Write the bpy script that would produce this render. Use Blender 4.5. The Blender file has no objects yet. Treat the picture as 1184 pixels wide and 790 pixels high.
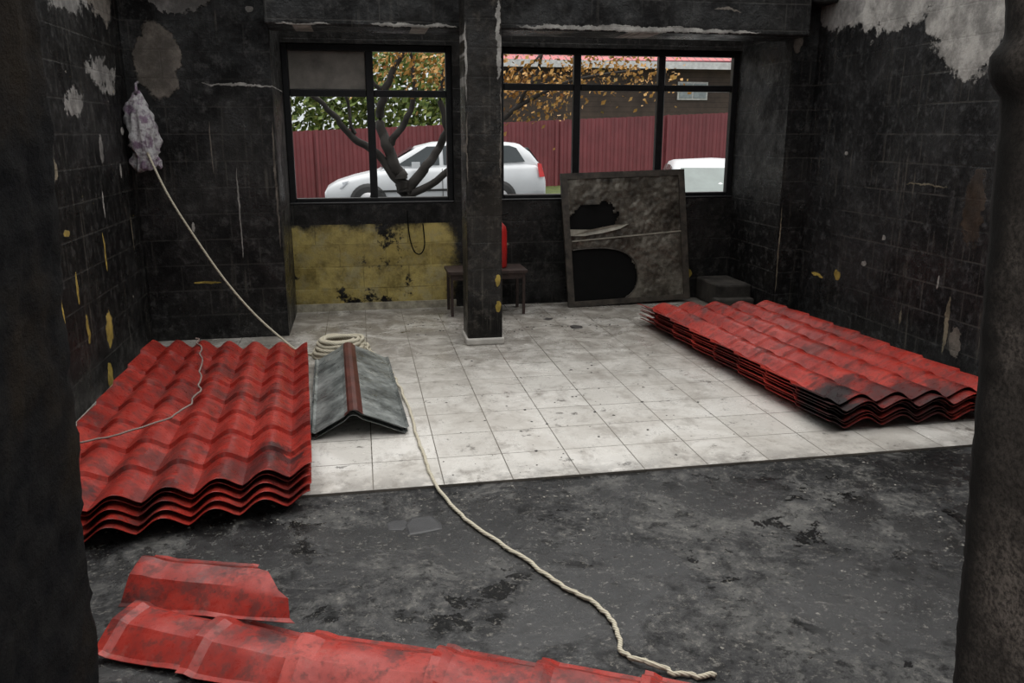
import bpy, bmesh, math, random
from mathutils import Vector, noise as mn
random.seed(7)
S=bpy.context.scene
try:
    S.view_settings.view_transform='Standard'; S.view_settings.look='None'
except Exception: pass

# ---------------------------------------------------------------- node helpers
class Mat:
    def __init__(s,name,rough=.6,metal=0.,spec=.5):
        m=bpy.data.materials.new(name); m.use_nodes=True
        s.m=m; s.nt=m.node_tree; s.b=s.nt.nodes['Principled BSDF']
        s.b.inputs['Roughness'].default_value=rough; s.b.inputs['Metallic'].default_value=metal
        s.b.inputs['Specular IOR Level'].default_value=spec
        s.tc=s.nt.nodes.new('ShaderNodeTexCoord'); s.P=s.tc.outputs['Object']
    def n(s,t): return s.nt.nodes.new(t)
    def L(s,a,b): s.nt.links.new(a,b)
    def put(s,sock,v):
        if isinstance(v,bpy.types.NodeSocket): s.L(v,sock)
        elif isinstance(v,tuple) and len(v)==3 and sock.type=='RGBA': sock.default_value=(*v,1)
        else: sock.default_value=v
    def noise(s,scale,detail=5,rough=.6,vec=None,col=False,dist=0.):
        x=s.n('ShaderNodeTexNoise'); x.inputs['Scale'].default_value=scale; x.inputs['Detail'].default_value=detail
        x.inputs['Roughness'].default_value=rough; x.inputs['Distortion'].default_value=dist
        s.L(vec or s.P,x.inputs['Vector']); return x.outputs['Color' if col else 'Fac']
    def ramp(s,f,stops):
        x=s.n('ShaderNodeValToRGB'); e=x.color_ramp.elements
        while len(e)<len(stops): e.new(.5)
        for i,(p,c) in enumerate(stops):
            e[i].position=p; e[i].color=(c,c,c,1) if not isinstance(c,tuple) else (*c,1)
        s.put(x.inputs[0],f); return x.outputs[0]
    def mix(s,f,a,b,mode='MIX'):
        x=s.n('ShaderNodeMix'); x.data_type='RGBA'; x.blend_type=mode
        s.put(x.inputs[0],f); s.put(x.inputs[6],a); s.put(x.inputs[7],b); return x.outputs[2]
    def math(s,op,a,b=0.,c=None,clamp=False):
        x=s.n('ShaderNodeMath'); x.operation=op; x.use_clamp=clamp
        s.put(x.inputs[0],a); s.put(x.inputs[1],b)
        if c is not None: s.put(x.inputs[2],c)
        return x.outputs[0]
    def vm(s,op,a,b):
        x=s.n('ShaderNodeVectorMath'); x.operation=op; s.put(x.inputs[0],a); s.put(x.inputs[1],b); return x
    def off(s,k): return s.vm('ADD',s.P,(k,k*1.3,k*.7)).outputs[0]
    def scalev(s,v,k): return s.vm('MULTIPLY',v,k).outputs[0]
    def sm(s,f,a,b):
        x=s.n('ShaderNodeMapRange'); x.interpolation_type='SMOOTHSTEP'; s.put(x.inputs[0],f)
        x.inputs[1].default_value=a; x.inputs[2].default_value=b; return x.outputs[0]
    def sep(s,v=None):
        x=s.n('ShaderNodeSeparateXYZ'); s.L(v or s.P,x.inputs[0]); return x.outputs
    def comb(s,a,b,c=0.):
        x=s.n('ShaderNodeCombineXYZ'); s.put(x.inputs[0],a); s.put(x.inputs[1],b); s.put(x.inputs[2],c); return x.outputs[0]
    def bump(s,h,st=.3,d=.01):
        x=s.n('ShaderNodeBump'); x.inputs['Strength'].default_value=st; x.inputs['Distance'].default_value=d
        s.put(x.inputs['Height'],h); s.L(x.outputs[0],s.b.inputs['Normal'])
    def col(s,c): s.put(s.b.inputs['Base Color'],c)
    def ro(s,c): s.put(s.b.inputs['Roughness'],c)
    def spec(s,c): s.put(s.b.inputs['Specular IOR Level'],c)
    def brick(s,vec,w,h,mortar,off=.5,c1=(1,1,1),c2=(1,1,1),cm=(0,0,0)):
        x=s.n('ShaderNodeTexBrick'); s.L(vec,x.inputs['Vector']); x.offset=off
        x.inputs['Scale'].default_value=1; x.inputs['Brick Width'].default_value=w; x.inputs['Row Height'].default_value=h
        x.inputs['Mortar Size'].default_value=mortar; x.inputs['Mortar Smooth'].default_value=.2
        x.inputs['Color1'].default_value=(*c1,1); x.inputs['Color2'].default_value=(*c2,1); x.inputs['Mortar'].default_value=(*cm,1)
        return x.outputs

def simple(name,c,rough=.6,metal=0.,var=.25,scale=8,bump=.15,spec=.5):
    M=Mat(name,rough,metal,spec); f=M.noise(scale,6,.65)
    lo=tuple(x*(1-var) for x in c); hi=tuple(min(1,x*(1+var)) for x in c)
    M.col(M.ramp(f,[(.3,lo),(.7,hi)]))
    if bump: M.bump(M.noise(scale*8,4),bump,.004)
    return M.m

SOOT=(.005,.0048,.005)
def burnt(name,ax,blobs=(),grid=(.40,.20),speck=.0,base=SOOT,hi=(.020,.0195,.019),brickc=None,streak=0.,mort=.40):
    """ax: 'x' -> wall coordinates (X,Z) ; 'y' -> (Y,Z). blobs=(u,v,ru,rv,color,amp)"""
    M=Mat(name,.55,0,.2); o=M.sep(); u=o[0] if ax=='x' else o[1]; v=o[2]
    uv=M.comb(u,v)
    big=M.noise(1.3,6,.66,dist=.4); fine=M.noise(14,7,.74)
    c=M.mix(M.sm(big,.42,.66),base,hi)
    c=M.mix(M.sm(fine,.48,.74),c,tuple(x*3.0 for x in hi))
    br=M.brick(uv,grid[0],grid[1],.006)
    if brickc:
        b2=M.brick(uv,grid[0],grid[1],.006,c1=(1,1,1),c2=(.70,.68,.62),cm=(1,1,1))
        yc=M.mix(M.sm(M.noise(4,9,.76),.40,.70),brickc,tuple(x*.32 for x in brickc))
        yc=M.mix(M.math('MULTIPLY',M.sm(M.noise(6,8,.7,vec=M.off(8)),.48,.62),.6),yc,(.44,.39,.22))
        yc=M.mix(1.,yc,b2[0],'MULTIPLY')
        topm=M.sm(M.math('ADD',v,M.math('MULTIPLY',M.noise(2.5,8,.7),.5)),1.07,.97)
        rt=M.sm(M.math('ADD',u,M.math('MULTIPLY',M.noise(3.5,7,.7),.5)),1.12,1.0)
        pat=M.math('MULTIPLY',M.math('MULTIPLY',topm,rt),M.sm(M.noise(2.2,8,.7,vec=M.off(1.7)),.63,.58))
        c=M.mix(pat,c,yc)
    mf=M.math('MULTIPLY',br[1],M.math('MULTIPLY',M.sm(M.noise(2.2,4),.40,.62),mort))
    c=M.mix(mf,c,(.07,.066,.06) if not brickc else (.04,.03,.012))
    if streak:
        st=M.noise(1,6,.7,vec=M.comb(M.math('MULTIPLY',u,30.),M.math('MULTIPLY',v,1.3)))
        sf=M.math('MULTIPLY',M.sm(st,.52,.70),M.sm(M.noise(1.8,5,.65),.42,.60))
        c=M.mix(M.math('MULTIPLY',sf,streak),c,(.11,.10,.085))
    groups={}
    nz1=M.vm('SUBTRACT',M.noise(3.2,3,.6,vec=uv,col=True),(.5,.5,.5)).outputs[0]
    nz2=M.vm('SUBTRACT',M.noise(13,7,.72,vec=uv,col=True),(.5,.5,.5)).outputs[0]
    for (bu,bv,ru,rv,colr,amp) in blobs:
        p=M.vm('ADD',uv,M.scalev(nz1,(amp*1.6,amp*1.6,0))).outputs[0]
        p=M.vm('ADD',p,M.scalev(nz2,(amp*1.5,amp*1.5,0))).outputs[0]
        q=M.vm('SUBTRACT',p,(bu,bv,0)).outputs[0]
        q=M.scalev(q,(1/ru,1/rv,0))
        x=M.n('ShaderNodeVectorMath'); x.operation='LENGTH'; M.L(q,x.inputs[0])
        m=M.sm(x.outputs['Value'],1.0,.93)
        groups[colr]=m if colr not in groups else M.math('MAXIMUM',groups[colr],m)
    tot=None
    for colr,m in groups.items():
        fl=M.mix(M.sm(M.noise(5,8,.74),.38,.66),tuple(x*.42 for x in colr),colr)
        c=M.mix(m,c,fl); tot=m if tot is None else M.math('MAXIMUM',tot,m)
    if speck:
        sp=M.sm(M.noise(8,6,.7,vec=M.vm('ADD',M.P,(3.3,1.7,9.1)).outputs[0]),.74-speck,.75-speck)
        c=M.mix(sp,c,(.36,.33,.29)); 
        sp=M.sm(M.noise(6,6,.7,vec=M.off(21)),.72-speck,.73-speck)
        c=M.mix(sp,c,(.42,.32,.09)); 
    M.col(c)
    gl=M.noise(2.6,6,.7,vec=M.off(9))
    r=M.ramp(gl,[(.42,.58),(.60,.24)])
    if tot is not None: r=M.mix(tot,r,(.8,.8,.8))
    M.ro(r); M.spec(M.ramp(gl,[(.42,.14),(.60,.45)]))
    h=M.math('ADD',M.math('MULTIPLY',br[1],-.6),M.math('MULTIPLY',fine,1.1))
    if tot is not None: h=M.math('ADD',h,M.math('MULTIPLY',tot,.8))
    M.bump(h,.7,.014)
    return M.m

# ---------------------------------------------------------------- mesh helpers
def obj(name,vs,fs,mats=(),parent=None,smooth=False,midx=None):
    me=bpy.data.meshes.new(name); me.from_pydata([tuple(v) for v in vs],[],fs); me.update()
    if not isinstance(mats,(list,tuple)): mats=[mats]
    for m in mats: me.materials.append(m)
    if midx:
        for p,i in zip(me.polygons,midx): p.material_index=i
    if smooth:
        for p in me.polygons: p.use_smooth=True
    o=bpy.data.objects.new(name,me); S.collection.objects.link(o)
    if parent: o.parent=parent
    return o
def empty(name,loc=(0,0,0)):
    o=bpy.data.objects.new(name,None); o.empty_display_size=.1; o.location=loc; S.collection.objects.link(o); return o
class B:
    def __init__(s): s.v=[];s.f=[];s.m=[]
    def box(s,x0,x1,y0,y1,z0,z1,m=0):
        k=len(s.v); s.v+=[(x0,y0,z0),(x1,y0,z0),(x1,y1,z0),(x0,y1,z0),(x0,y0,z1),(x1,y0,z1),(x1,y1,z1),(x0,y1,z1)]
        for f in [(0,3,2,1),(4,5,6,7),(0,1,5,4),(1,2,6,5),(2,3,7,6),(3,0,4,7)]: s.f.append(tuple(i+k for i in f)); s.m.append(m)
    def obox(s,p,ex,ey,ez,m=0):
        k=len(s.v); p=Vector(p);ex=Vector(ex);ey=Vector(ey);ez=Vector(ez)
        s.v+=[p,p+ex,p+ex+ey,p+ey,p+ez,p+ex+ez,p+ex+ey+ez,p+ey+ez]
        for f in [(0,3,2,1),(4,5,6,7),(0,1,5,4),(1,2,6,5),(2,3,7,6),(3,0,4,7)]: s.f.append(tuple(i+k for i in f)); s.m.append(m)
    def grid(s,P,m=0,close=False):
        k=len(s.v); R=len(P); C=len(P[0])
        for r in P: s.v+=[tuple(q) for q in r]
        for i in range(R-1):
            for j in range(C if close else C-1):
                j2=(j+1)%C
                s.f.append((k+i*C+j,k+i*C+j2,k+(i+1)*C+j2,k+(i+1)*C+j)); s.m.append(m)
        return k
    def poly(s,pts,m=0):
        k=len(s.v); s.v+=[tuple(p) for p in pts]; s.f.append(tuple(range(k,k+len(pts)))); s.m.append(m)
    def tube(s,pts,radii,n=8,m=0,cap=True):
        rings=[]; pts=[Vector(p) for p in pts]
        for i,p in enumerate(pts):
            t=(pts[min(i+1,len(pts)-1)]-pts[max(i-1,0)]).normalized()
            a=t.cross(Vector((0,0,1)));
            if a.length<.05: a=t.cross(Vector((0,1,0)))
            a.normalize(); b=t.cross(a); r=radii[i] if isinstance(radii,(list,tuple)) else radii
            rings.append([p+a*math.cos(q*2*math.pi/n)*r+b*math.sin(q*2*math.pi/n)*r for q in range(n)])
        k=s.grid(rings,m,True)
        if cap:
            s.f.append(tuple(range(k,k+n))); s.m.append(m); e=k+(len(pts)-1)*n; s.f.append(tuple(range(e,e+n))); s.m.append(m)
    def make(s,name,mats,parent=None,smooth=False): return obj(name,s.v,s.f,mats,parent,smooth,s.m)
def N(x,y,z): return mn.noise(Vector((x,y,z)))
def bevel(o,w,seg=2):
    m=o.modifiers.new('bevel','BEVEL'); m.width=w; m.segments=seg; m.limit_method='ANGLE'; return o

PL=(.46,.44,.41); PLD=(.20,.175,.15); YE=(.55,.40,.09); BG=(.28,.24,.17); GR=(.32,.305,.29)
# ---------------------------------------------------------------- room
XL,XR,Y1,Y2,H=-1.66,3.85,6.68,7.6,3.0
m_left=burnt('soot_wall_left','y',[
 (5.45,2.55,.72,.25,GR,.26),(6.25,2.52,.28,.20,PLD,.2),(6.1,2.0,.36,.08,GR,.20),(5.45,1.78,.20,.05,GR,.15),(4.95,1.40,.10,.08,BG,.10),(5.9,1.5,.04,.10,GR,.06),
 (6.3,1.35,.02,.05,PL,.04),(5.05,1.05,.05,.02,YE,.04),(5.1,.72,.02,.10,YE,.03),(5.7,.85,.015,.13,YE,.03),(5.6,.35,.06,.13,YE,.09),(5.5,.05,.06,.10,YE,.05),(4.8,.62,.02,.16,YE,.05),(6.45,1.62,.05,.03,PL,.05),(5.8,1.15,.012,.10,PL,.03),(6.4,.9,.01,.14,BG,.02),(5.2,.45,.03,.10,YE,.07)],speck=.030,streak=.85)
m_p1=burnt('soot_wall_pier','x',[
 (-1.42,2.12,.17,.27,PLD,.10),(-1.28,2.60,.28,.12,GR,.14),(-.85,1.955,.28,.010,PL,.05),(-1.22,.46,.11,.009,YE,.02),(-.93,1.0,.006,.36,PL,.015),(-.64,1.2,.008,.5,PLD,.02),(-1.28,.9,.012,.04,PL,.02),(-1.1,1.5,.005,.2,PLD,.01),(-.75,2.5,.03,.02,PL,.03)],streak=.5)
m_pr=burnt('soot_wall_pier_right','x',[(3.66,2.5,.05,.25,PLD,.06),(3.64,.6,.006,.4,BG,.015)],streak=.4)
m_beam=burnt('soot_beam','x',[
 (2.2,2.385,1.0,.022,PL,.05),(.45,2.375,.32,.014,PL,.04),(-.35,2.37,.2,.008,PL,.03),(1.45,2.60,.04,.015,PL,.03),(2.9,2.55,.12,.01,PLD,.05)],hi=(.014,.0135,.013),streak=.3)
m_col=burnt('soot_column','x',[
 (.79,2.1,.008,.28,PL,.02),(1.03,2.25,.02,.28,PL,.05),(1.015,.50,.02,.045,YE,.03),(1.02,.30,.025,.05,YE,.03),(.79,1.5,.006,.25,PLD,.02),(1.045,1.6,.008,.35,PLD,.03)],base=(.007,.0065,.006),hi=(.024,.021,.018),streak=.5,mort=0)
m_right=burnt('soot_wall_right','y',[
 (5.75,2.68,.74,.36,PL,.24),(4.85,2.42,.42,.50,PL,.24),(6.35,2.62,.32,.20,GR,.2),(6.05,.48,.05,.04,YE,.04),(6.35,.42,.10,.015,YE,.04),(4.72,.35,.02,.2,BG,.04),(5.2,.30,.014,.05,BG,.02),
 (4.85,.62,.012,.05,PL,.02),(4.62,.25,.06,.10,PLD,.09),(5.5,.85,.02,.02,PL,.03),(5.1,1.25,.22,.005,BG,.05),(4.62,1.15,.10,.26,(.06,.042,.03),.12),(6.1,1.45,.02,.015,PL,.03),(5.7,.62,.03,.02,PL,.04)],speck=.0,base=(.006,.006,.0065),hi=(.021,.021,.0215),streak=.85,mort=.6)
m_back=burnt('soot_wall_back','x',[
 (3.12,.26,.12,.07,YE,.05),(2.6,.2,.05,.03,YE,.04),(1.35,.6,.03,.02,BG,.04)],base=(.006,.006,.006),hi=(.016,.015,.014))
m_yel=burnt('scorched_yellow_blockwork','x',[],grid=(.42,.205),brickc=(.54,.43,.15))

b=B(); b.box(XL-.2,XL,.9,Y2+.25,-.05,H); b.make('wall_left',m_left)
b=B(); b.box(XR,XR+.2,.9,Y2+.25,-.05,H); b.make('wall_right',m_right)
b=B(); b.box(XL+.001,-.62,Y1,Y2-.001,0,H); b.make('wall_pier_left',m_p1)
b=B(); b.box(3.62,XR-.001,6.66,Y2-.001,0,H); b.make('wall_pier_right',m_pr)
b=B()
b.box(-.62,.95,Y2,Y2+.22,-.05,.80,1)
b.box(-.62,.95,Y2,Y2+.22,.80,.98,0)
b.box(.95,XR,Y2,Y2+.22,-.05,.99,0)
b.box(.86,1.28,Y2,Y2+.22,.98,2.36)
b.box(3.62,XR,Y2,Y2+.22,.99,2.36)
b.box(-.62,XR,Y2,Y2+.22,2.36,H)
b.box(XL-.2,-.62,Y2,Y2+.22,-.05,H)
b.make('wall_back',[m_back,m_yel])
b=B(); b.box(-.62,3.62,6.40,6.80,2.36,H); b.box(3.62,XR-.001,6.40,6.655,2.62,H); b.box(XL+.001,-.62,6.44,6.678,2.66,H); bevel(b.make('concrete_beam',m_beam),.015)
b=B(); b.box(.78,1.05,6.10,6.398,.0,H,0); b.box(.765,1.065,6.085,6.397,.0,.055,1)
bevel(b.make('concrete_column',[m_col,simple('column_plinth_tile',(.42,.40,.37),.5)]),.012)
b=B(); b.box(-.62,.86,Y2-.015,Y2,0,.07); b.make('baseboard_back',simple('baseboard_tile',(.34,.31,.24),.5,var=.6,scale=12))
b=B(); b.box(3.28,3.615,7.06,Y2-.002,0,.22); b.box(3.24,3.615,6.98,7.12,.0,.10); bevel(b.make('concrete_ledge',simple('ledge_concrete',(.04,.036,.032),.8,var=.7,scale=6,bump=.5,spec=.2)),.02)

# floors
M=Mat('floor_tile_dirty',.3,0,.5); br=M.brick(M.vm('ADD',M.P,(0,-3.54+3.3,0)).outputs[0],.33,.33,.003,off=0.,c1=(.62,.60,.565),c2=(.53,.51,.475),cm=(.10,.09,.075))
o_=M.sep()
dirt=M.noise(1.3,10,.72,dist=.3); sm=M.noise(24,8,.78); d2=M.noise(3.6,11,.80,dist=.5); d3=M.noise(9,9,.78,vec=M.off(4)); stn=M.noise(1,8,.75,vec=M.comb(M.math('MULTIPLY',o_[0],6.),M.math('MULTIPLY',o_[1],2.)))
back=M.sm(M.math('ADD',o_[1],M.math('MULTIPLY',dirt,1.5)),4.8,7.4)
c=M.mix(M.math('MULTIPLY',M.sm(dirt,.44,.60),.42),br[0],(.27,.24,.205))
c=M.mix(M.math('MULTIPLY',M.sm(d2,.50,.63),.48),c,(.19,.165,.14))
c=M.mix(M.math('MULTIPLY',M.sm(stn,.54,.66),.35),c,(.17,.15,.13))
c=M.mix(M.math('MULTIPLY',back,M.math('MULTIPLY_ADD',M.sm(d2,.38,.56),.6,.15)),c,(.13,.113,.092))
c=M.mix(M.math('MULTIPLY',M.sm(d3,.58,.65),.78),c,(.055,.047,.04))
c=M.mix(M.math('MULTIPLY',M.sm(sm,.59,.67),.6),c,(.07,.06,.052))
edge=M.math('MULTIPLY',M.sm(o_[1],3.80,3.5),M.sm(M.noise(6,8,.75),.42,.56)); c=M.mix(M.math('MULTIPLY',edge,.55),c,(.12,.11,.10))
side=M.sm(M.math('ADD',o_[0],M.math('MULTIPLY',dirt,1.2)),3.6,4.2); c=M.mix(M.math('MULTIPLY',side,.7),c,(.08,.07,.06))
M.col(c); M.ro(M.ramp(dirt,[(.38,.12),(.6,.5)])); M.bump(M.math('ADD',M.math('MULTIPLY',br[1],-1.),M.math('MULTIPLY',sm,.25)),.4,.004)
m_tile=M.m
b=B(); b.box(XL,XR,3.54,Y2,-.03,0); b.make('floor_tiles',m_tile)
M=Mat('floor_wet_sooty_concrete',.3,0,.6)
n1=M.noise(1.0,10,.74,dist=.5); n2=M.noise(4.2,12,.82,dist=.9); n3=M.noise(42,7,.8); n4=M.noise(1.5,9,.70,vec=M.off(5),dist=.4); n5=M.noise(3.2,9,.70,vec=M.off(11),dist=.3); n6=M.noise(13,9,.8,vec=M.off(2))
c=M.ramp(n1,[(.40,(.016,.016,.0165)),(.5,(.036,.036,.037)),(.60,(.085,.084,.081))])
c=M.mix(M.math('MULTIPLY',M.sm(n2,.50,.60),.65),c,(.13,.127,.12))
c=M.mix(M.math('MULTIPLY',M.sm(n2,.47,.40),.7),c,(.010,.010,.010))
c=M.mix(M.math('MULTIPLY',M.sm(n6,.55,.64),.5),c,(.19,.18,.165))
c=M.mix(M.math('MULTIPLY',M.sm(n6,.46,.40),.8),c,(.006,.006,.006))
wet=M.sm(n4,.52,.44)
c=M.mix(M.math('MULTIPLY',wet,.85),c,(.008,.008,.0085))
pud=M.sm(n5,.595,.61)
c=M.mix(pud,c,(.002,.002,.002))
c=M.mix(M.math('MULTIPLY',M.sm(n3,.56,.64),.6),c,(.24,.225,.20))
c=M.mix(M.math('MULTIPLY',M.sm(n3,.45,.38),.7),c,(.004,.004,.004))
M.col(c); M.ro(M.math('MULTIPLY',M.mix(wet,(.5,.5,.5),(.16,.16,.16)),M.mix(pud,(1,1,1),(.4,.4,.4)))); M.spec(M.mix(wet,(.12,.12,.12),(.6,.6,.6)))
M.bump(M.math('ADD',M.math('MULTIPLY',n2,1.),M.math('ADD',M.math('MULTIPLY',n6,.5),M.math('MULTIPLY',n3,.3))),.35,.012)
m_conc=M.m
b=B(); b.box(XL-.2,XR+.2,-2.2,3.54,-.08,-.012); b.box(XL-.2,XR+.2,3.54,Y2,-.08,-.03); b.make('floor',m_conc)

# doorway jambs (front wall)
m_jl=Mat('jamb_soot',.9,0,.12); f=m_jl.noise(25,7,.75); m_jl.col(m_jl.mix(m_jl.sm(m_jl.noise(5,6),.5,.75),m_jl.ramp(f,[(.4,(.004,.004,.005)),(.7,(.014,.013,.012))]),(.022,.015,.009))); m_jl.bump(f,.9,.012)
m_jr=Mat('jamb_rough_render',.95,0,.15); f=m_jr.noise(150,6,.75); g=m_jr.noise(3,7,.7)
cc=m_jr.ramp(f,[(.40,(.035,.029,.025)),(.60,(.17,.14,.12))]); oo=m_jr.sep()
m_jr.col(m_jr.mix(m_jr.sm(m_jr.math('ADD',oo[1],m_jr.math('MULTIPLY',g,.08)),.875,.93),m_jr.mix(m_jr.math('MULTIPLY',m_jr.sm(g,.42,.60),.75),cc,(.025,.021,.018)),(.010,.009,.008))); m_jr.bump(f,.6,.003)
def jamb(name,sgn,xfar,edge,mat,wob):
    y0,y1=.62,.90; rows=[]
    nz=260
    for i in range(nz+1):
        z=-.02+i*(2.35/nz); e=edge(z); row=[(xfar,y0,z)]
        for k in range(0,6): row.append((xfar+(e-xfar)*(k+1)/7,y0,z))
        ny=20
        for k in range(ny+1):
            y=y0+(y1-y0)*k/ny; dd=min(k,ny-k); cut=(.012,.004,0)[dd] if dd<3 else 0
            x=e+sgn*cut+wob*(.6*N(y*9,z*6,sgn*3)+.5*N(y*30,z*30,5)+.4*N(y*60,z*75,8))
            row.append((x,y,z))
        for k in range(5,-1,-1): row.append((xfar+(e-xfar)*(k+1)/7,y1+.004*N(k*2,z*9,1),z))
        row.append((xfar,y1,z)); rows.append(row)
    b=B(); b.grid(rows); b.make(name,mat,smooth=True)
def le(z): return -.285-.035*max(-.5,min(2,(1.75-z)/.78))+.003*N(0,z*5,3)
def re(z): return .744+.070*max(-.5,min(1.6,(1.75-z)/.93))-.018*math.exp(-((z-1.675)/.026)**4)+.003*N(3,z*4,3)
jamb('wall_front_left',-1,XL-.2,le,m_jl.m,.009)
jamb('wall_front_right',1,XR+.2,re,m_jr.m,.005)
b=B(); b.box(XL-.2,XR+.2,.63,.89,2.3,H); b.make('wall_front_lintel',m_jl.m)

# ---------------------------------------------------------------- windows
m_frame=simple('charred_window_frame',(.009,.009,.010),.35,var=.5,scale=20,bump=.3,spec=.3)
m_board=simple('smoked_glass_pane',(.20,.185,.165),.55,var=.5,scale=3)
def window(x0,x1,z0,z1,mull,trans,t=.055):
    b=B(); y0,y1=Y2+.05,Y2+.12
    b.box(x0,x0+t,y0,y1,z0,z1); b.box(x1-t,x1,y0,y1,z0,z1); b.box(x0+t,x1-t,y0,y1,z0,z0+t); b.box(x0+t,x1-t,y0,y1,z1-t,z1)
    for x in mull: b.box(x-.034,x+.034,y0+.004,y1-.004,z0+t,z1-t)
    xs=[x0+t]+[v for x in mull for v in (x-.034,x+.034)]+[x1-t]
    for i in range(0,len(xs),2):
        b.box(xs[i],xs[i+1],y0+.006,y1-.006,trans-.03,trans+.03)
    b.box(x0,x1,Y2+.004,Y2+.045,z0-.001,z0+.02)
    return b
b=window(-.62,.86,.98,2.36,[.13],1.95); b.box(-.565,.096,Y2+.08,Y2+.09,1.98,2.305,1); bevel(b.make('window_1',[m_frame,m_board]),.006,1)
b=window(1.28,3.62,.99,2.36,[2.03,2.85],2.02); bevel(b.make('window_2',[m_frame]),.006,1)

# ---------------------------------------------------------------- metal roof tile stacks
def redmat(name,char=None,dark=1.,grime=.65):
    M=Mat(name,.3,0,.35); n1=M.noise(3,9,.74); n2=M.noise(18,8,.78); n3=M.noise(2.2,9,.78,vec=M.off(3),dist=.3)
    c=M.ramp(n1,[(.36,(.19*dark,.015*dark,.011*dark)),(.5,(.31*dark,.026*dark,.018*dark)),(.64,(.41*dark,.050*dark,.036*dark))])
    c=M.mix(M.math('MULTIPLY',M.sm(n2,.49,.63),grime),c,(.07,.021,.017))
    c=M.mix(M.math('MULTIPLY',M.sm(n3,.51,.61),grime),c,(.065,.025,.023))
    c=M.mix(M.math('MULTIPLY',M.sm(M.noise(6,9,.78,vec=M.off(6)),.57,.67),.3),c,(.28,.12,.10))
    if char:
        for (x,y,r,a) in char:
            q=M.vm('SUBTRACT',M.vm('ADD',M.P,M.scalev(M.vm('SUBTRACT',M.noise(6,8,.74,col=True),(.5,.5,.5)).outputs[0],(.6,.6,0))).outputs[0],(x,y,0)).outputs[0]
            q=M.scalev(q,(1/r,1/r,0)); x_=M.n('ShaderNodeVectorMath'); x_.operation='LENGTH'; M.L(q,x_.inputs[0])
            c=M.mix(M.math('MULTIPLY',M.sm(x_.outputs['Value'],1.15,.5),a),c,(.016,.014,.015))
    M.col(c); M.ro(M.ramp(n2,[(.38,.22),(.62,.5)])); return M.m
m_red=redmat('red_metal_roof_tile',[(-.5,3.55,.18,.6),(-.3,4.1,.15,.5),(-1.3,3.4,.15,.6),(-.4,3.7,.1,.8),(-.9,3.35,.12,.5)],.92)
m_red2=redmat('red_metal_roof_tile_charred',[(2.55,4.0,.26,.97),(3.0,3.92,.30,.8),(2.75,4.25,.14,.7),(2.3,5.0,.2,.6),(2.3,6.0,.2,.5),(3.3,4.0,.15,.5)],1.1)
m_under=simple('roof_tile_underside',(.05,.045,.045),.5,scale=10)
def tile_sheet(b,FL,FR,BR,BL,zb,waves,rows,amp=.055,step=.018,scal=.12,ph=0):
    nu=waves*12; V=[]
    fr_s=[0.0,.06,.3,.55,.8,.97]
    vs=[(r+f)/rows for r in range(rows) for f in fr_s]+[1.0]
    fr=[f for r in range(rows) for f in fr_s]+[1.0]
    for v,f in zip(vs,fr):
        row=[]
        for i in range(nu+1):
            u=i/nu; w=(.5+.5*math.cos(2*math.pi*(u*waves+ph)))
            w=w**.72
            vv=v-(scal*w)/rows if 0<v<1 else v-.06*w/rows
            p=FL*(1-u)*(1-vv)+FR*u*(1-vv)+BR*u*vv+BL*(1-u)*vv
            z=zb+amp*w+step*(1-f)+.006*N(p.x*2,p.y*2,1)
            row.append((p.x,p.y,z))
        V.append(row)
    b.grid(V)
def stack(name,c,sheets,waves,rows,mat,dz=.02,fan=0.,seed=1,amp=.055,step=.018,scal=.12):
    rnd=random.Random(seed); b=B()
    C=[Vector((x,y,0)) for x,y in c]
    for k in range(sheets):
        j=Vector((rnd.uniform(-.007,.007),rnd.uniform(-.03,.03)-fan*(sheets-1-k)/sheets,0)); a=rnd.uniform(-.003,.003)
        q=[p+j+Vector((-a*(p.y-C[0].y),a*(p.x-C[0].x),0)) for p in C]
        tile_sheet(b,q[0],q[1],q[2],q[3],.006+k*dz,waves,rows,amp,step,scal)
    o=b.make(name,[mat,m_under],smooth=False)
    for p in o.data.polygons: p.use_smooth=True
    s=o.modifiers.new('sol','SOLIDIFY'); s.thickness=.0025; s.offset=-1
    me=o.modifiers.new('es','EDGE_SPLIT'); me.split_angle=math.radians(35)
    return o
stack('roof_tile_stack',[(-1.44,3.20),(-.27,3.50),(-.42,5.80),(-1.52,6.08)],5,6,8,m_red,dz=.024,fan=.12,seed=3,amp=.062,step=.021,scal=.12)
stack('roof_tile_stack.001',[(2.47,3.88),(3.62,3.92),(3.50,6.52),(2.33,6.60)],7,5,8,m_red2,dz=.019,fan=.07,seed=5,amp=.058,step=.014,scal=.06)

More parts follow.
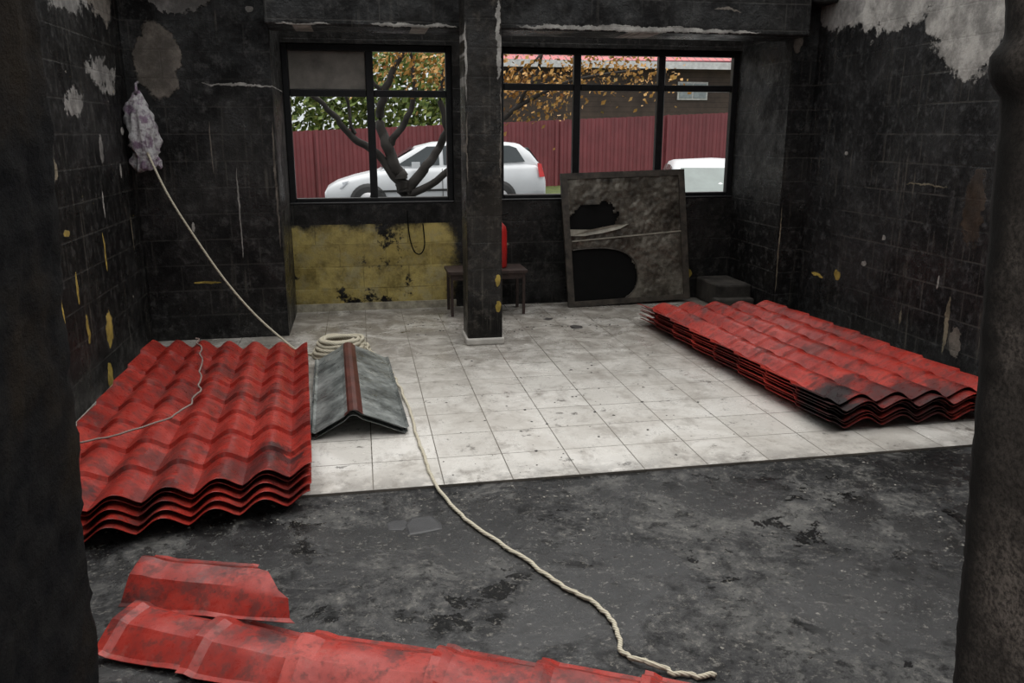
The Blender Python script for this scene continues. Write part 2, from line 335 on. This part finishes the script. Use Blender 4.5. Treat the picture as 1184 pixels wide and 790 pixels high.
# ridge flashing between
m_zinc=Mat('zinc_flashing',.35,.3,.5); f=m_zinc.noise(4,8,.78); m_zinc.col(m_zinc.ramp(f,[(.38,(.05,.055,.055)),(.5,(.18,.195,.19)),(.62,(.36,.38,.37))])); m_zinc.ro(m_zinc.ramp(m_zinc.noise(9,5),[(.3,.2),(.7,.5)]))
m_brn=simple('maroon_painted_metal',(.075,.020,.015),.35,var=.6,scale=9)
b=B()
for k in range(4):
    dz=.011*k; dy=(0,.05,.02,-.01)[k]; dx=(0,.01,-.008,.004)[k]
    rows=[]
    for i in range(13):
        t=i/12; y0=4.24+dy+t*1.50
        xl=-.30+(-.045)*t+dx; xr=.185-.06*t+dx; xp=-.09-.048*t+dx; yl=y0+.0; yr=y0-.02*t
        z=.008+dz; zp=.125+dz
        rows.append([(xl-.015,yl,z+.010),(xl,yl,z),((xl+xp)/2,y0,(z+zp)/2),(xp-.05,y0,zp-.028),(xp-.022,y0,zp),(xp,y0,zp+.006),(xp+.022,y0,zp),(xp+.05,y0,zp-.022),((xr+xp)/2,y0,(z+zp)/2+.002),(xr,yr,z),(xr+.015,yr,z+.010)])
    b.grid(rows)
    for q in range(len(b.m)-12*10,len(b.m)):
        j=(q-(len(b.m)-120))%10
        if k==3 and j in (3,4,5,6): b.m[q]=1
o=b.make('ridge_flashing',[m_zinc.m,m_brn]); s=o.modifiers.new('sol','SOLIDIFY'); s.thickness=.002

# foreground ridge caps
m_cap=redmat('red_ridge_cap',[(-.80,2.60,.08,.6),(-.34,2.42,.07,.7),(.05,2.2,.06,.5),(-.6,2.5,.05,.5),(.4,2.0,.06,.5),(-.5,2.7,.07,.5)],.98,.7)
PROF=[(-1.22,.0),(-1.05,.05),(-.60,.72),(-.40,.96),(0,1.03),(.40,.96),(.60,.72),(1.05,.05),(1.22,0)]
def ridge_run(b,p0,p1,seg,w0=.112,w1=.132,h=.062,z0=0,rag=0.,tilt=0.):
    p0=Vector(p0);p1=Vector(p1); d=(p1-p0); L=d.length; t=d.normalized(); n=Vector((-t.y,t.x,0))
    for s_ in range(seg):
        rows=[]
        for i in range(13):
            f=i/12; a=(s_+f*1.07)/seg*L; w=w0+(w1-w0)*(1-f); hh=(h*(1-.16*f)); c=p0+t*a
            row=[]
            rib=(.012,.012,.001)[i] if i<3 else 0
            for (x,z) in PROF:
                r=0
                if rag and s_==seg-1 and i>=9: r=rag*(i-9)/3*(1.2*N(x*2.3,s_,1)-.3-1.0*x)
                q=c+n*(x*w)+t*r; row.append((q.x,q.y,z0+max(.002,z*hh+rib+tilt*(x+1.22)*w+.009*N(a*7+p0.x*3,x*2,s_))))
            rows.append(row)
        b.grid(rows)
def fin(o):
    for p in o.data.polygons: p.use_smooth=True
    s=o.modifiers.new('sol','SOLIDIFY'); s.thickness=.0025; s.offset=-1
    e=o.modifiers.new('es','EDGE_SPLIT'); e.split_angle=math.radians(15); return o
b=B(); PP=[(-.83,2.585,0),(-.26,2.29,0),(.15,2.14,0),(.72,1.90,0),(1.25,1.64,0)]
for i,(a_,sg) in enumerate(zip(PP[:-1],(2,1,2,2))): ridge_run(b,a_,PP[i+1],sg)
fin(b.make('ridge_cap_run',m_cap))
b=B(); ridge_run(b,(-.83,2.76,0),(-.36,2.61,0),1,w0=.10,w1=.10,h=.06,z0=.035,rag=.09,tilt=.26); fin(b.make('broken_ridge_cap',m_cap))

# ---------------------------------------------------------------- leaning burnt panel
m_pan=Mat('burnt_panel_sheet',.38,.35,.5); f=m_pan.noise(2.0,10,.76); m_pan.col(m_pan.mix(m_pan.math('MULTIPLY',m_pan.sm(m_pan.noise(9,9,.8),.50,.62),.5),m_pan.ramp(f,[(.38,(.020,.016,.012)),(.5,(.085,.073,.058)),(.62,(.22,.20,.165))]),(.011,.008,.006))); m_pan.bump(f,.25,.008)
m_pfr=simple('charred_panel_frame',(.045,.037,.029),.5,var=.8,scale=14,bump=.4)
m_blk=simple('char_black',(.004,.004,.004),.8,scale=10,spec=.15)
m_pale=simple('panel_torn_edge',(.30,.28,.23),.5,var=.4,scale=10)
O=Vector((1.90,7.36,.0)); U_=Vector((1.24,.06,.03)); W_=Vector((-.06,.17,1.24)); Nn=U_.cross(W_).normalized()
if Nn.y>0: Nn=-Nn
def pp(u,v,d=0): return O+U_*u+W_*v+Nn*d
b=B()
def bar(u0,u1,v0,v1,d0,d1,m):
    p=pp(u0,v0,d0); b.obox(p,pp(u1,v0,d0)-p,pp(u0,v1,d0)-p,Nn*(d1-d0),m)
bar(0,.05,0,1,0,.03,1);bar(.95,1,0,1,0,.03,1);bar(.05,.95,0,.04,0,.03,1);bar(.05,.95,.955,1,0,.03,1)
NU,NV=84,84
def hole(u,v):
    n=.05*N(u*8,v*8,1)+.02*N(u*26,v*26,4)
    h1=((u-.24)/.25)**2+((v-.665-.12*(u-.24))/.10)**2 <1+ n*13 and u>.03
    h2=(abs((u-.20)/.37)**2.6+abs((v-.22)/.215)**2.6)<1+n*2.2
    return h1 or h2
idx={}; 
for i in range(NU):
    for j in range(NV):
        u=(i+.5)/NU; v=(j+.5)/NV
        if u<.045 or u>.955 or v<.035 or v>.96 or hole(u,v): continue
        f=[]
        for (a,c_) in ((i,j),(i+1,j),(i+1,j+1),(i,j+1)):
            if (a,c_) not in idx:
                idx[(a,c_)]=len(b.v); b.v.append(tuple(pp(a/NU,c_/NV,.014+.010*N(a*.1,c_*.1,2)+.005*N(a*.35,c_*.35,6))))
            f.append(idx[(a,c_)])
        b.f.append(tuple(f)); b.m.append(0)
bar(.03,.97,.03,.97,-.006,-.002,2)
b.poly([pp(.05,.585,.03),pp(.20,.575,.05),pp(.38,.60,.05),pp(.52,.605,.04),pp(.44,.57,.05),pp(.3,.545,.05),pp(.16,.53,.04),pp(.05,.535,.03)],3)
b.poly([pp(.06,.49,.026),pp(.95,.525,.028),pp(.95,.535,.028),pp(.06,.50,.026)],3)
rim=[pp(.20+.37*math.copysign(abs(math.cos(a))**(2/2.6),math.cos(a)),.22+.215*math.copysign(abs(math.sin(a))**(2/2.6),math.sin(a)),.024) for a in [math.radians(t) for t in range(-50,112,6)]]
b.tube(rim,.006,6,1)
o=b.make('burnt_door_panel',[m_pan.m,m_pfr,m_blk,m_pale])

# ---------------------------------------------------------------- low table with fire extinguisher
m_wood=simple('charred_wood',(.035,.02,.016),.6,var=.5,scale=15,bump=.4)
b=B(); b.box(.74,1.46,7.12,7.50,.385,.41)
for x in (.76,1.415):
    for y in (7.14,7.455): b.box(x,x+.025,y,y+.025,0,.385)
b.box(.785,1.415,7.145,7.16,.33,.385); b.box(.785,1.415,7.46,7.475,.33,.385); b.box(.765,.78,7.165,7.455,.33,.385); b.box(1.42,1.435,7.165,7.455,.33,.385)
b.make('low_table',m_wood)
m_ext=simple('extinguisher_red',(.50,.025,.022),.3,scale=4,bump=0)
b=B(); cx,cy=1.235,7.32
prof=[(.0,.411),(.062,.411),(.068,.43),(.068,.74),(.058,.785),(.03,.815),(.018,.83),(.018,.85),(0,.85)]
rows=[[(cx+r*math.cos(a*math.pi/12),cy+r*math.sin(a*math.pi/12),z) for a in range(24)] for r,z in prof]; b.grid(rows,0,True)
b.box(cx-.02,cx+.02,cy-.02,cy+.02,.85,.88,1); b.obox((cx-.015,cy-.01,.87),(.10,0,.03),(0,.02,0),(0,0,.012),1); b.obox((cx-.015,cy-.01,.85),(.09,0,-.01),(0,.02,0),(0,0,.010),1)
b.tube([(cx-.01,cy-.02,.86),(cx-.05,cy-.04,.84),(cx-.08,cy-.05,.76),(cx-.078,cy-.04,.6),(cx-.075,cy-.03,.52)],.009,8,1)
b.make('fire_extinguisher',[m_ext,m_blk],smooth=True)

# ---------------------------------------------------------------- ropes & bag
M=Mat('white_rope',.8,0,.2); wv=M.n('ShaderNodeTexWave'); wv.wave_type='BANDS'; wv.bands_direction='DIAGONAL'; wv.inputs['Scale'].default_value=40; M.L(M.P,wv.inputs[0])
M.col(M.mix(wv.outputs['Fac'],(.36,.32,.24),(.60,.56,.45))); M.bump(wv.outputs['Fac'],.4,.004); m_rope=M.m
m_rope2=simple('thin_grey_cord',(.22,.17,.15),.8)
def cat(pts,n=8,jit=0):
    P=[Vector(p) for p in pts]; out=[]
    for i in range(len(P)-1):
        a=P[max(i-1,0)];b_=P[i];c_=P[i+1];d=P[min(i+2,len(P)-1)]
        for k in range(n):
            t=k/n; q=.5*((2*b_)+(c_-a)*t+(2*a-5*b_+4*c_-d)*t*t+(3*b_-a-3*c_+d)*t**3)
            if jit: q=q+Vector((jit*N(i+t*3,1,4),jit*N(i+t*3,7,2),0))
            out.append(q)
    out.append(P[-1]); return out
rp=empty('rope')
b=B()
b.tube(cat([(-1.50,6.42,1.47),(-1.38,6.36,1.18),(-1.22,6.32,.88),(-1.02,6.27,.55),(-.82,6.22,.29),(-.62,6.15,.10),(-.50,6.08,.02),(-.40,6.0,.012)],8),.0085,8)
b.make('hanging_run',m_rope,rp,True)
b=B(); pts=[]
for i in range(0,190):
    a=i*.33; lay=i//38; q=(i%38)/38; r=.215-.055*q-.012*lay+.02*N(i*.23,2,2)
    pts.append((-.19+r*math.cos(a)+.02*N(i*.09,0,0),5.96+.80*r*math.sin(a)+.025*N(i*.07,5,0),.016+.028*lay+.012*N(i*.4,0,3)))
b.tube(pts,.016,8); b.make('coil',m_rope,rp,True)
b=B(); b.tube(cat([(-.02,5.90,.10),(.06,5.82,.03),(.13,5.65,.012),(.16,5.35,.02),(.19,5.08,.02),(.235,4.6,.010),(.245,4.2,.010),(.265,3.88,.010),(.285,3.56,.006),(.38,3.18,-.003),(.55,2.84,-.003),(.66,2.60,-.003),(.755,2.44,-.003),(.775,2.30,-.003),(.76,2.16,-.003),(.81,2.09,.01),(.90,2.03,.0),(1.0,2.0,.0)],8,.022),.0085,8)
b.make('floor_run',m_rope,rp,True)
b=B(); b.tube(cat([(-1.2,5.95,.185),(-1.1,5.6,.184),(-1.0,5.0,.186),(-.95,4.6,.186),(-1.0,4.25,.186),(-1.2,4.0,.186),(-1.36,3.92,.184),(-1.45,3.85,.18)],8,.03),.005,6)
b.make('thin_cord',m_rope2,None,True)
b=B(); b.tube(cat([(.42,7.57,.92),(.43,7.55,.7),(.47,7.55,.55),(.53,7.56,.52),(.57,7.57,.6),(.56,7.58,.8)],6),.006,6); b.make('wall_cable',m_blk,None,True)
# bag
M=Mat('crumpled_plastic_bag',.35,0,.5); c=M.mix(M.sm(M.noise(9,5,.6),.5,.60),(.50,.49,.50),(.22,.15,.22)); M.col(M.mix(M.sm(M.noise(30,4),.52,.64),c,(.25,.22,.25))); M.bump(M.noise(25,6,.7),.9,.03)
rows=[]
for i in range(41):
    t=i/40; z=1.90-.55*t; r=.022+.062*math.sin(min(1,t*1.15)*math.pi*.75)**.8+.016*t; cx=-1.555+.03*t
    rows.append([(cx+(r*(1+.7*N(math.cos(a)*2,math.sin(a)*2,z*7)+.35*N(math.cos(a)*6,math.sin(a)*6,z*22)))*math.cos(a),6.50+.85*r*(1+.4*N(math.cos(a)*3,math.sin(a)*3,z*6))*math.sin(a),z+.06*N(a if a<math.pi else 2*math.pi-a,z*6,3)) for a in [k*math.pi/20 for k in range(40)]])
b=B(); k=b.grid(rows,0,True); b.f.append(tuple(range(k,k+40)));b.m.append(0); e=k+40*40; b.f.append(tuple(range(e,e+40))); b.m.append(0)
b.tube([(-1.55,6.5,1.88),(-1.56,6.55,1.95),(-1.57,6.66,1.97)],.010,6); b.make('plastic_bag',M.m,smooth=True)

# ---------------------------------------------------------------- debris
m_deb=simple('rubble',(.03,.026,.024),.7,var=.6,scale=20)
m_ash=simple('pale_ash_flake',(.20,.19,.17),.8,var=.5,scale=20)
b=B()
def chip(x,y,z,r,fl=1.,m=0):
    n=random.randint(6,9); a0=random.random()*6; h_=r*random.uniform(.10,.3)*fl
    top=[(x+r*random.uniform(.4,1)*math.cos(a0+i*2*math.pi/n),y+r*random.uniform(.4,1)*math.sin(a0+i*2*math.pi/n),z) for i in range(n)]
    k=len(b.v); b.v+=top; b.v+=[(x+(p[0]-x)*.85,y+(p[1]-y)*.85,z+h_*random.uniform(.6,1.2)) for p in top]
    b.f.append(tuple(range(k+n,k+2*n))); b.m.append(m)
    for i in range(n): b.f.append((k+i,k+(i+1)%n,k+n+(i+1)%n,k+n+i)); b.m.append(m)
for i in range(320):
    x=random.uniform(.35,2.15); y=random.uniform(3.6,6.0) if random.random()<.35 else random.uniform(6.45,7.05)
    chip(x,y,0,random.choice([.004,.005,.007,.012]))
for i in range(800):
    x=random.uniform(-1.2,2.6); y=random.uniform(2.88,3.04) if random.random()<.2 else random.uniform(3.3,3.5)
    if x>.9: y=random.uniform(2.0,3.5)
    chip(x,y,-.012,random.choice([.003,.004,.006,.009]),1.,random.choice((0,0,1)))
chip(1.75,6.55,0,.09,.5); chip(1.6,6.9,0,.06,.5)
b.make('debris_chips',[m_deb,m_ash])
b=B(); chip(.19,3.16,-.0115,.13,.16); chip(.10,3.20,-.0115,.08,.16); b.make('charred_scrap',simple('charred_paper',(.035,.035,.037),.4,scale=15,bump=.5))

# ---------------------------------------------------------------- outside
def gz(x,y):
    s=max(0,min(1,(y-18.2)/2.2)); s=s*s*(3-2*s); t=max(0,min(1,(y-12.6)/1.8)); t=t*t*(3-2*t)
    return -.22*(1-t)+s*max(0,(x+1.7))*.043
M=Mat('wet_grass_and_asphalt',.7); o_=M.sep(); g=M.ramp(M.noise(6,8,.75),[(.3,(.03,.05,.012)),(.6,(.10,.13,.03)),(.8,(.20,.18,.05))]); a=M.ramp(M.noise(3,7,.7),[(.3,(.05,.05,.05)),(.7,(.11,.11,.11))])
M.col(M.mix(M.sm(o_[1],18.4,18.7),a,g)); M.bump(M.noise(40,5,.8),.6,.03)
b=B(); b.grid([[(x*1.0,y*.6+Y2+.22,gz(x,y*.6+Y2+.22)) for x in range(-16,34)] for y in range(0,60)]); b.make('ground',M.m,smooth=True)
m_fence=simple('maroon_corrugated_sheet',(.185,.042,.048),.45,var=.2,scale=1.5,bump=0)
b=B(); X0,X1=-7,22; rows=[[],[]]; n=int((X1-X0)/.035)
for i in range(n+1):
    x=X0+i*.035; q=(i%6); d=(0,.0,.035,.035,.035,0)[q]; z0=-.05+max(-3,(x+1.7))*.043; rows[0].append((x,21+d,z0)); rows[1].append((x,21+d,z0+1.70+.01*(q>1)))
b.grid(rows)
for x in range(-7,22,3):
    z0=-.05+(x+1.7)*.043; b.box(x,x+.06,20.93,20.99,z0-.1,z0+1.72)
b.make('corrugated_fence',m_fence)

def car(name,loc,rot,gl=(.04,.05,.055)):
    e=empty(name,loc); e.rotation_euler=(0,0,rot)
    mp=simple('white_car_paint',(.62,.64,.66),.25,var=.03,scale=2,bump=0); mg=simple('car_glass',gl,.08,var=.2,scale=2,bump=0); mt=simple('tyre_rubber',(.015,.015,.015),.8); mh=simple('alloy_wheel',(.4,.4,.41),.35,.6); ml=simple('tail_lamp',(.5,.02,.02),.2,bump=0); mhl=simple('head_lamp',(.35,.37,.40),.1,bump=0); mbk=simple('black_trim',(.02,.02,.02),.5,bump=0)
    st=[(0,.50,.46),(.06,.60,.62),(.25,.70,.74),(.6,.80,.81),(1.0,.88,.84),(1.35,.95,.85),(1.9,.96,.86),(2.6,.97,.86),(3.3,.98,.85),(3.9,.99,.83),(4.25,.98,.80),(4.40,.90,.76),(4.45,.70,.72)]
    rows=[]
    for x,zt,hw in st:
        zb=.20 if .2<x<4.2 else .30
        rows.append([(x-2.2,s_*hw*k,zb+(zt-zb)*q) for s_,k,q in [(-1,.0,0),(-1,.90,0),(-1,.98,.25),(-1,1.0,.55),(-1,.97,.85),(-1,.88,.985),(-1,.5,1.0+.02),(1,0,1.03),(1,.5,1.02),(1,.88,.985),(1,.97,.85),(1,1,.55),(1,.98,.25),(1,.9,0)]])
    b=B(); k=b.grid(rows,0,True); b.f.append(tuple(range(k,k+14)));b.m.append(0); q=k+14*(len(st)-1); b.f.append(tuple(range(q,q+14)));b.m.append(0)
    b.make('body',[mp],e,True)
    cs=[(1.10,.90,.72,.70),(1.45,1.13,.74,.64),(1.85,1.34,.76,.60),(2.2,1.42,.77,.59),(2.9,1.44,.77,.59),(3.5,1.42,.76,.59),(3.95,1.37,.75,.58),(4.15,1.22,.74,.62),(4.36,.93,.72,.70)]
    rows=[]
    for x,zt,wb,wt in cs:
        zb=.88; rows.append([(x-2.2,y,z) for y,z in [(-wb,zb),(-(wb+wt)/2-.015,(zb+zt)/2),(-wt-.02,zt-.05*(zt-zb)),(-wt*.9,zt),(0,zt+.025),(wt*.9,zt),(wt+.02,zt-.05*(zt-zb)),((wb+wt)/2+.015,(zb+zt)/2),(wb,zb)]])
    b=B(); b.grid(rows); b.make('cabin',[mp],e,True)
    b=B()
    def side(x,z):
        t=max(0,min(1,(z-.88)/.5)); return (.765-.155*t)+.022
    for s_ in (-1,1):
        for poly in ([(1.42,1.0),(2.28,1.0),(2.28,1.36),(2.05,1.36)],[(2.36,1.0),(3.18,1.0),(3.18,1.36),(2.36,1.37)],[(3.26,1.01),(4.02,1.03),(3.86,1.30),(3.72,1.35),(3.26,1.36)]):
            b.poly([(x-2.2,s_*side(x,z),z) for x,z in poly],0)
    b.poly([(1.14-2.2,-.62,.975),(1.14-2.2,.62,.975),(1.80-2.2,.53,1.355),(1.80-2.2,-.53,1.355)],0)
    b.poly([(4.345-2.2,-.6,1.0),(4.345-2.2,.6,1.0),(4.13-2.2,.52,1.30),(4.13-2.2,-.52,1.30)],0)
    for s_ in (-1,1):
        b.poly([(x-2.2,s_*y,z) for x,y,z in [(4.30,.815,.72),(4.42,.77,.72),(4.36,.74,.98),(4.26,.80,1.0)]],1)
        b.poly([(x-2.2,s_*y,z) for x,y,z in [(.05,.60,.52),(.35,.765,.60),(.50,.775,.74),(.20,.60,.66)]],2)
        b.box(1.72-2.2,1.88-2.2,s_*.88-.06,s_*.88+.06,.95,1.07,3)
        for xd in (1.55,2.32,3.22): b.box(xd-2.2-.006,xd-2.2+.006,s_*.862-.004,s_*.862+.004,.32,.93,4)
        b.box(.9-2.2,3.6-2.2,s_*.866-.006,s_*.866+.006,.50,.54,4)
    b.make('glass_and_lamps',[mg,ml,mhl,mp,mbk],e)
    b=B()
    for x in (.85,3.45):
        for s_ in (-1,1):
            y=s_*.80
            def disc(r,ya,yb,m,n=28):
                b.grid([[(x-2.2+rr*math.cos(a*2*math.pi/n),yy,.31+rr*math.sin(a*2*math.pi/n)) for a in range(n)] for rr,yy in ((0.001,yb),(r*.97,yb),(r,(ya+yb)/2),(r,ya))],m,True)
            disc(.37,y,y+s_*.067,2); disc(.315,y,y+s_*.075,0); disc(.20,y,y+s_*.082,1)
            for a in range(5):
                t=a*2*math.pi/5; b.obox((x-2.2+.04*math.cos(t)-.012,y+s_*.083,.31+.04*math.sin(t)),(.025,0,0),(.15*math.cos(t),0,.15*math.sin(t)),(0,s_*.006,0),0)
    b.make('wheels',[mt,mh,mbk],e,True)
    return e
c1=car('parked_car',(1.52,17.3,0),0); c1.rotation_euler=(0,-.015,0)
c2=car('parked_car.001',(5.15,11.45,-.22),math.radians(72),(.16,.20,.19))

# tree
m_bark=simple('dark_wet_bark',(.022,.018,.015),.8,scale=12,bump=.6)
tr=empty('autumn_tree'); b=B()
br_=[ [(.62,11,-.3),(.60,11,.4),(.58,11,.85),(.52,11,1.1)],
 [(.52,11,1.05),(.40,11,1.4),(.30,11.1,1.75),(.36,11,2.1),(.52,11,2.45),(.8,11,3.0),(1.0,11,3.6)],
 [(.56,11,.9),(.25,11,1.35),(-.05,10.9,1.55),(-.30,10.8,1.85),(-.55,10.7,2.08),(-.9,10.6,2.25),(-1.4,10.5,2.5)],
 [(.60,11,.85),(.85,11,1.15),(1.05,11.1,1.4),(1.15,11,1.7),(1.08,11,2.1),(1.25,11,2.7),(1.5,11,3.4)],
 [(.60,11,.8),(1.0,10.9,1.0),(1.5,10.8,1.45),(2.0,10.7,1.9),(2.7,10.6,2.25),(3.6,10.5,2.4)],
 [(.38,11,1.45),(.62,11,1.75),(.75,11,2.1),(.72,11.1,2.6),(.6,11,3.2)],
 [(1.15,11,1.75),(1.5,11,2.05),(1.9,11,2.2),(2.4,11,2.6)],
 [(-.05,10.9,1.55),(-.1,10.9,2.0),(-.2,10.8,2.5)],[(.36,11,2.1),(.1,11,2.4),(-.2,11,2.9)],[(2.0,10.7,1.9),(2.3,10.6,2.4),(2.4,10.6,3.0)]]
for i,q in enumerate(br_):
    P=cat(q,5,.04); r0=(.13,.085,.06,.075,.055,.05,.035,.03,.03,.03)[i]; r1=.09 if i==0 else .014
    b.tube(P,[r0+(r1-r0)*k/(len(P)-1) for k in range(len(P))],8)
b.make('trunk_and_branches',m_bark,tr,True)
def leaves(name,pts,size,mat,parent=None):
    b=B()
    for p in pts:
        s_=size*random.uniform(.6,1.3); d=Vector((random.gauss(0,1),random.gauss(0,1),random.gauss(0,1))).normalized(); e_=d.orthogonal().normalized()*s_; g_=d.cross(e_).normalized()*s_*.6; p=Vector(p)
        b.poly([p-e_,p-e_*.2+g_,p+e_,p-e_*.2-g_])
    return b.make(name,mat,parent)
def leafmat(name,stops):
    M=Mat(name,.6); M.col(M.ramp(M.noise(9,2,.5),stops)); return M.m
ml1=leafmat('autumn_leaves',[(.3,(.22,.18,.03)),(.45,(.42,.20,.04)),(.6,(.50,.29,.07)),(.75,(.33,.09,.03))])
ml2=leafmat('green_leaves',[(.3,(.05,.085,.02)),(.5,(.14,.20,.04)),(.7,(.34,.34,.09))])
pts=[]
def clus(cx,cy,cz,r,n,fl=.6):
    for _ in range(n): pts.append((random.gauss(cx,r),random.gauss(cy,r*.7),random.gauss(cz,r*fl)))
for c in [(.9,11,2.5,.28,340),(1.15,10.8,2.25,.15,80),(1.9,10.8,2.3,.28,330),(2.3,10.7,2.05,.25,230),(2.7,10.6,2.4,.32,320),(3.2,10.5,2.4,.3,200),(.3,11,2.5,.25,160),(-.4,10.7,2.3,.2,60),(1.75,10.8,1.85,.16,110),(1.5,11,2.7,.3,200),(3.6,10.5,2.5,.3,120),(-.2,11,2.8,.4,120),(3.9,10.5,2.2,.2,40)]: clus(*c)
leaves('leaves',pts,.036,ml1,tr)
pts=[]
for i in range(13000):
    x=random.uniform(-6,3.6); top=3.9+.8*N(x*.6,0,3); y=random.uniform(22.5,24.5); pts.append((x,y,random.uniform(.5,top)))
hd=leaves('garden_hedge',pts,.11,ml2)
# house
M=Mat('dark_brown_siding',.7); o_=M.sep(); w=M.math('FRACT',M.math('MULTIPLY',o_[2],6.)); M.col(M.mix(M.sm(w,.1,.0),M.ramp(M.noise(2,5),[(.3,(.045,.03,.025)),(.7,(.10,.07,.055))]),(.01,.008,.008)))
m_sid=M.m; m_wh=simple('white_window_frame',(.6,.6,.6),.4); m_gl=simple('house_window_glass',(.30,.34,.36),.1,bump=0)
M=Mat('red_tile_roof',.4); bb=M.brick(M.comb(M.sep()[0],M.sep()[1]),.25,.35,.02,c1=(.42,.03,.04),c2=(.52,.06,.06),cm=(.12,.01,.02)); M.col(bb[0]); M.bump(M.math('MULTIPLY',bb[1],-1.),1,.05)
h_=empty('neighbour_house')
b=B(); b.box(4.2,19,28,36,-.5,3.9); b.make('siding_walls',m_sid,h_)
b=B(); b.obox((3.6,27.3,3.80),(16.2,0,.15),(0,4.7,2.0),(0,0,.12)); b.obox((3.6,36.7,3.80),(16.2,0,.15),(0,-4.7,2.0),(0,0,.12)); b.make('roof',M.m,h_)
b=B(); b.box(11.0,12.1,27.93,27.99,2.75,3.35,0); b.box(11.06,11.52,27.90,27.93,2.81,3.29,1); b.box(11.58,12.04,27.90,27.93,2.81,3.29,1); b.box(3.6,19.8,27.22,27.30,3.72,3.95,0); b.make('window_and_gutter',[m_wh,m_gl],h_)

# ---------------------------------------------------------------- light
w=bpy.data.worlds.new('overcast'); S.world=w; w.use_nodes=True; nt=w.node_tree; bg=nt.nodes['Background']; tc=nt.nodes.new('ShaderNodeTexCoord'); sp=nt.nodes.new('ShaderNodeSeparateXYZ'); rp_=nt.nodes.new('ShaderNodeValToRGB')
nt.links.new(tc.outputs['Generated'],sp.inputs[0]); nt.links.new(sp.outputs[2],rp_.inputs[0]); nt.links.new(rp_.outputs[0],bg.inputs[0])
rp_.color_ramp.elements[0].color=(.52,.55,.56,1); rp_.color_ramp.elements[1].color=(1,.99,.97,1); bg.inputs[1].default_value=1.4
l=bpy.data.lights.new('overcast_sun','SUN'); l.energy=2.4; l.angle=math.radians(80); l.color=(1,.98,.95); lo=bpy.data.objects.new('overcast_sun',l); lo.rotation_euler=(math.radians(-12),math.radians(8),0); S.collection.objects.link(lo)
# ---------------------------------------------------------------- camera
f=940.; p=math.atan(240/f); th=math.atan(179*math.cos(p)/f)
cam=bpy.data.cameras.new('camera'); cam.sensor_width=36; cam.lens=f/1184*36; cam.clip_start=.05
co=bpy.data.objects.new('camera',cam); co.location=(0,0,1.6); co.rotation_euler=(math.pi/2-p,0,-th); S.collection.objects.link(co); S.camera=co
